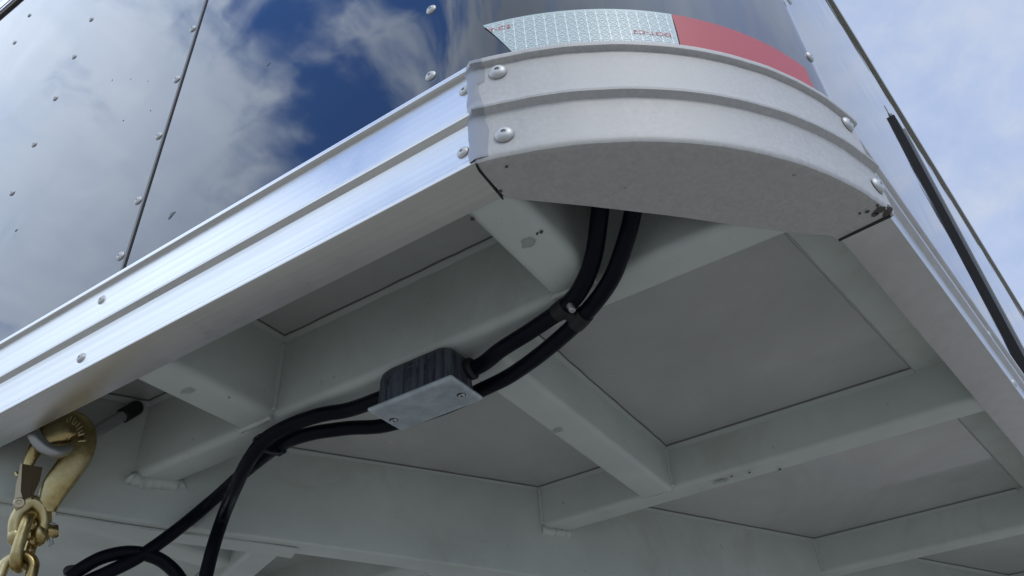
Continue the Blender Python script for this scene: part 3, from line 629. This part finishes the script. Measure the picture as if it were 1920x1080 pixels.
# clevis lugs
mb = MB(); ar = cr([hp(30, 1002), hp(31, 978), hp(42, 955), hp(60, 943), hp(78, 955), hp(82, 978), hp(76, 1002)], 8)
mb.tube(ar, [U*v for v in ([13]*len(ar))], 14, flat=U*16)
pin_ax = (hp(95, 998) - hp(20, 1008)).normalized()
for x, y, r in ((29, 1006, 17), (74, 1004, 19)):
    mb.lathe(hp(x, y), pin_ax, [(0, -.8*U*r*.9), (U*r*.6, -U*r*.72), (U*r*.95, -U*r*.35), (U*r*1.1, 0), (U*r*.95, U*r*.35), (U*r*.6, U*r*.72), (0, .8*U*r*.9)], 18)
mb.build('clevis', 'gold', H, HO, 60)
mb = MB(); mb.lathe(hp(18, 1008), pin_ax, [(U*10, 0), (U*10, U*58), (U*12, U*59), (U*12.5, U*72), (U*11, U*75), (0, U*75)], 20); pn = mb.build('clevis_pin', 'gold', H, HO, 40)
mb = MB(); mb.tube([hp(72, 992, U*8), hp(84, 982, U*12), hp(104, 985, U*8)], U*2, 8); mb.tube([hp(94, 1008, U*4), hp(96, 1020, U*5), hp(91, 1026, U*4)], U*2.3, 8); mb.tube([hp(96, 1008, U*4), hp(99, 1022, U*2)], U*2.2, 8); mb.build('cotter', 'steel', pn, HO)
# spring latch: folded channel with a rivet
def plate(poly, o0, o1):
    mb = MB(); n = len(poly); mb.add([hp(x, y, o0) for x, y in poly] + [hp(x, y, o1) for x, y in poly], [tuple(range(n)), tuple(range(n, 2*n))] + [(i, (i+1) % n, n+(i+1) % n, n+i) for i in range(n)]); return mb
lt = plate([(39, 873), (79, 880), (74, 905), (60, 935), (48, 952), (36, 955), (34, 910)], U*10, U*13).build('latch', 'brass', H, HO, 30)
plate([(38, 874), (41, 874), (38, 925), (43, 945), (38, 958), (28, 960), (25, 950), (29, 915)], U*13, U*17).build('latch_flange', 'pink', lt, HO, 30)
plate([(62, 905), (66, 905), (62, 938), (58, 940)], U*13, U*19).build('latch_flange', 'brass', lt, HO, 30)
mb = MB(); mb.tube([hp(30, 888, U*4), hp(34, 896, U*8)], U*4, 8); mb.build('latch_spring', 'gold', lt, HO)
mb = MB(); mb.lathe(hp(35, 948, U*16), HN, [(U*10, 0), (U*10, U*3), (U*8, U*5), (U*5, U*5), (U*4.4, U*3), (U*2.4, U*3), (U*2, U*4.5), (0, U*4.5)], 22); mb.build('latch_rivet', 'pink', lt, HO, 40)
# raised characters forged on the hook crown
mb = MB()
for i, (cx, cy, L) in enumerate(((124, 794, 4), (130, 793, 6), (136, 796, 6), (140, 800, 4), (144, 804, 6), (147, 810, 6), (149, 816, 4), (150, 822, 6), (151, 834, 7))):
    d = Vector((cx - 112, cy - 838)).normalized()
    mb.tube([hp(cx - d.x*L, cy - d.y*L, U*23.0), hp(cx + d.x*L, cy + d.y*L, U*22.0)], U*1.2, 6)
    if i in (2, 6): mb.tube([hp(cx - d.x*L, cy - d.y*L, U*23), hp(cx - d.x*L - d.y*4, cy - d.y*L + d.x*4, U*23)], U*1.1, 6)
mb.build('forged_mark', 'worn', hb, HO)
# chain
CH, CO_ = thing('safety_chain', hp(48, 1015), 'golden zinc plated steel chain hanging below the clevis hook', 'chain')
down = Vector((0, 0, -1)); side = Vector((.88, -.46, 0)).normalized(); side = (hp(80, 1000) - hp(20, 1000)).normalized(); side.z = 0; side.normalize(); fwd = side.cross(down).normalized()
def chain_link(c, wide, L=.062, W=.034, r=.0135):
    P = []
    for i in range(40):
        a = 2*math.pi*i/40; x = math.cos(a)*W; y = math.sin(a)*W + math.copysign(L - W, math.sin(a)) * min(1, abs(math.sin(a))*3)
        P.append(c + wide * x + down * y)
    mb = MB(); mb.tube(P, r, 14, closed=True); return mb.build('chain_link', 'gold', CH, CO_, 70)
tilt = (fwd * .93 + side * .36).normalized()
c0 = hp(49, 1017, U*2)
for i in range(8):
    c = c0 + down * (.0955 * i); w = tilt if i % 2 == 0 else (side * .96 - fwd * .28).normalized()
    chain_link(c, w)
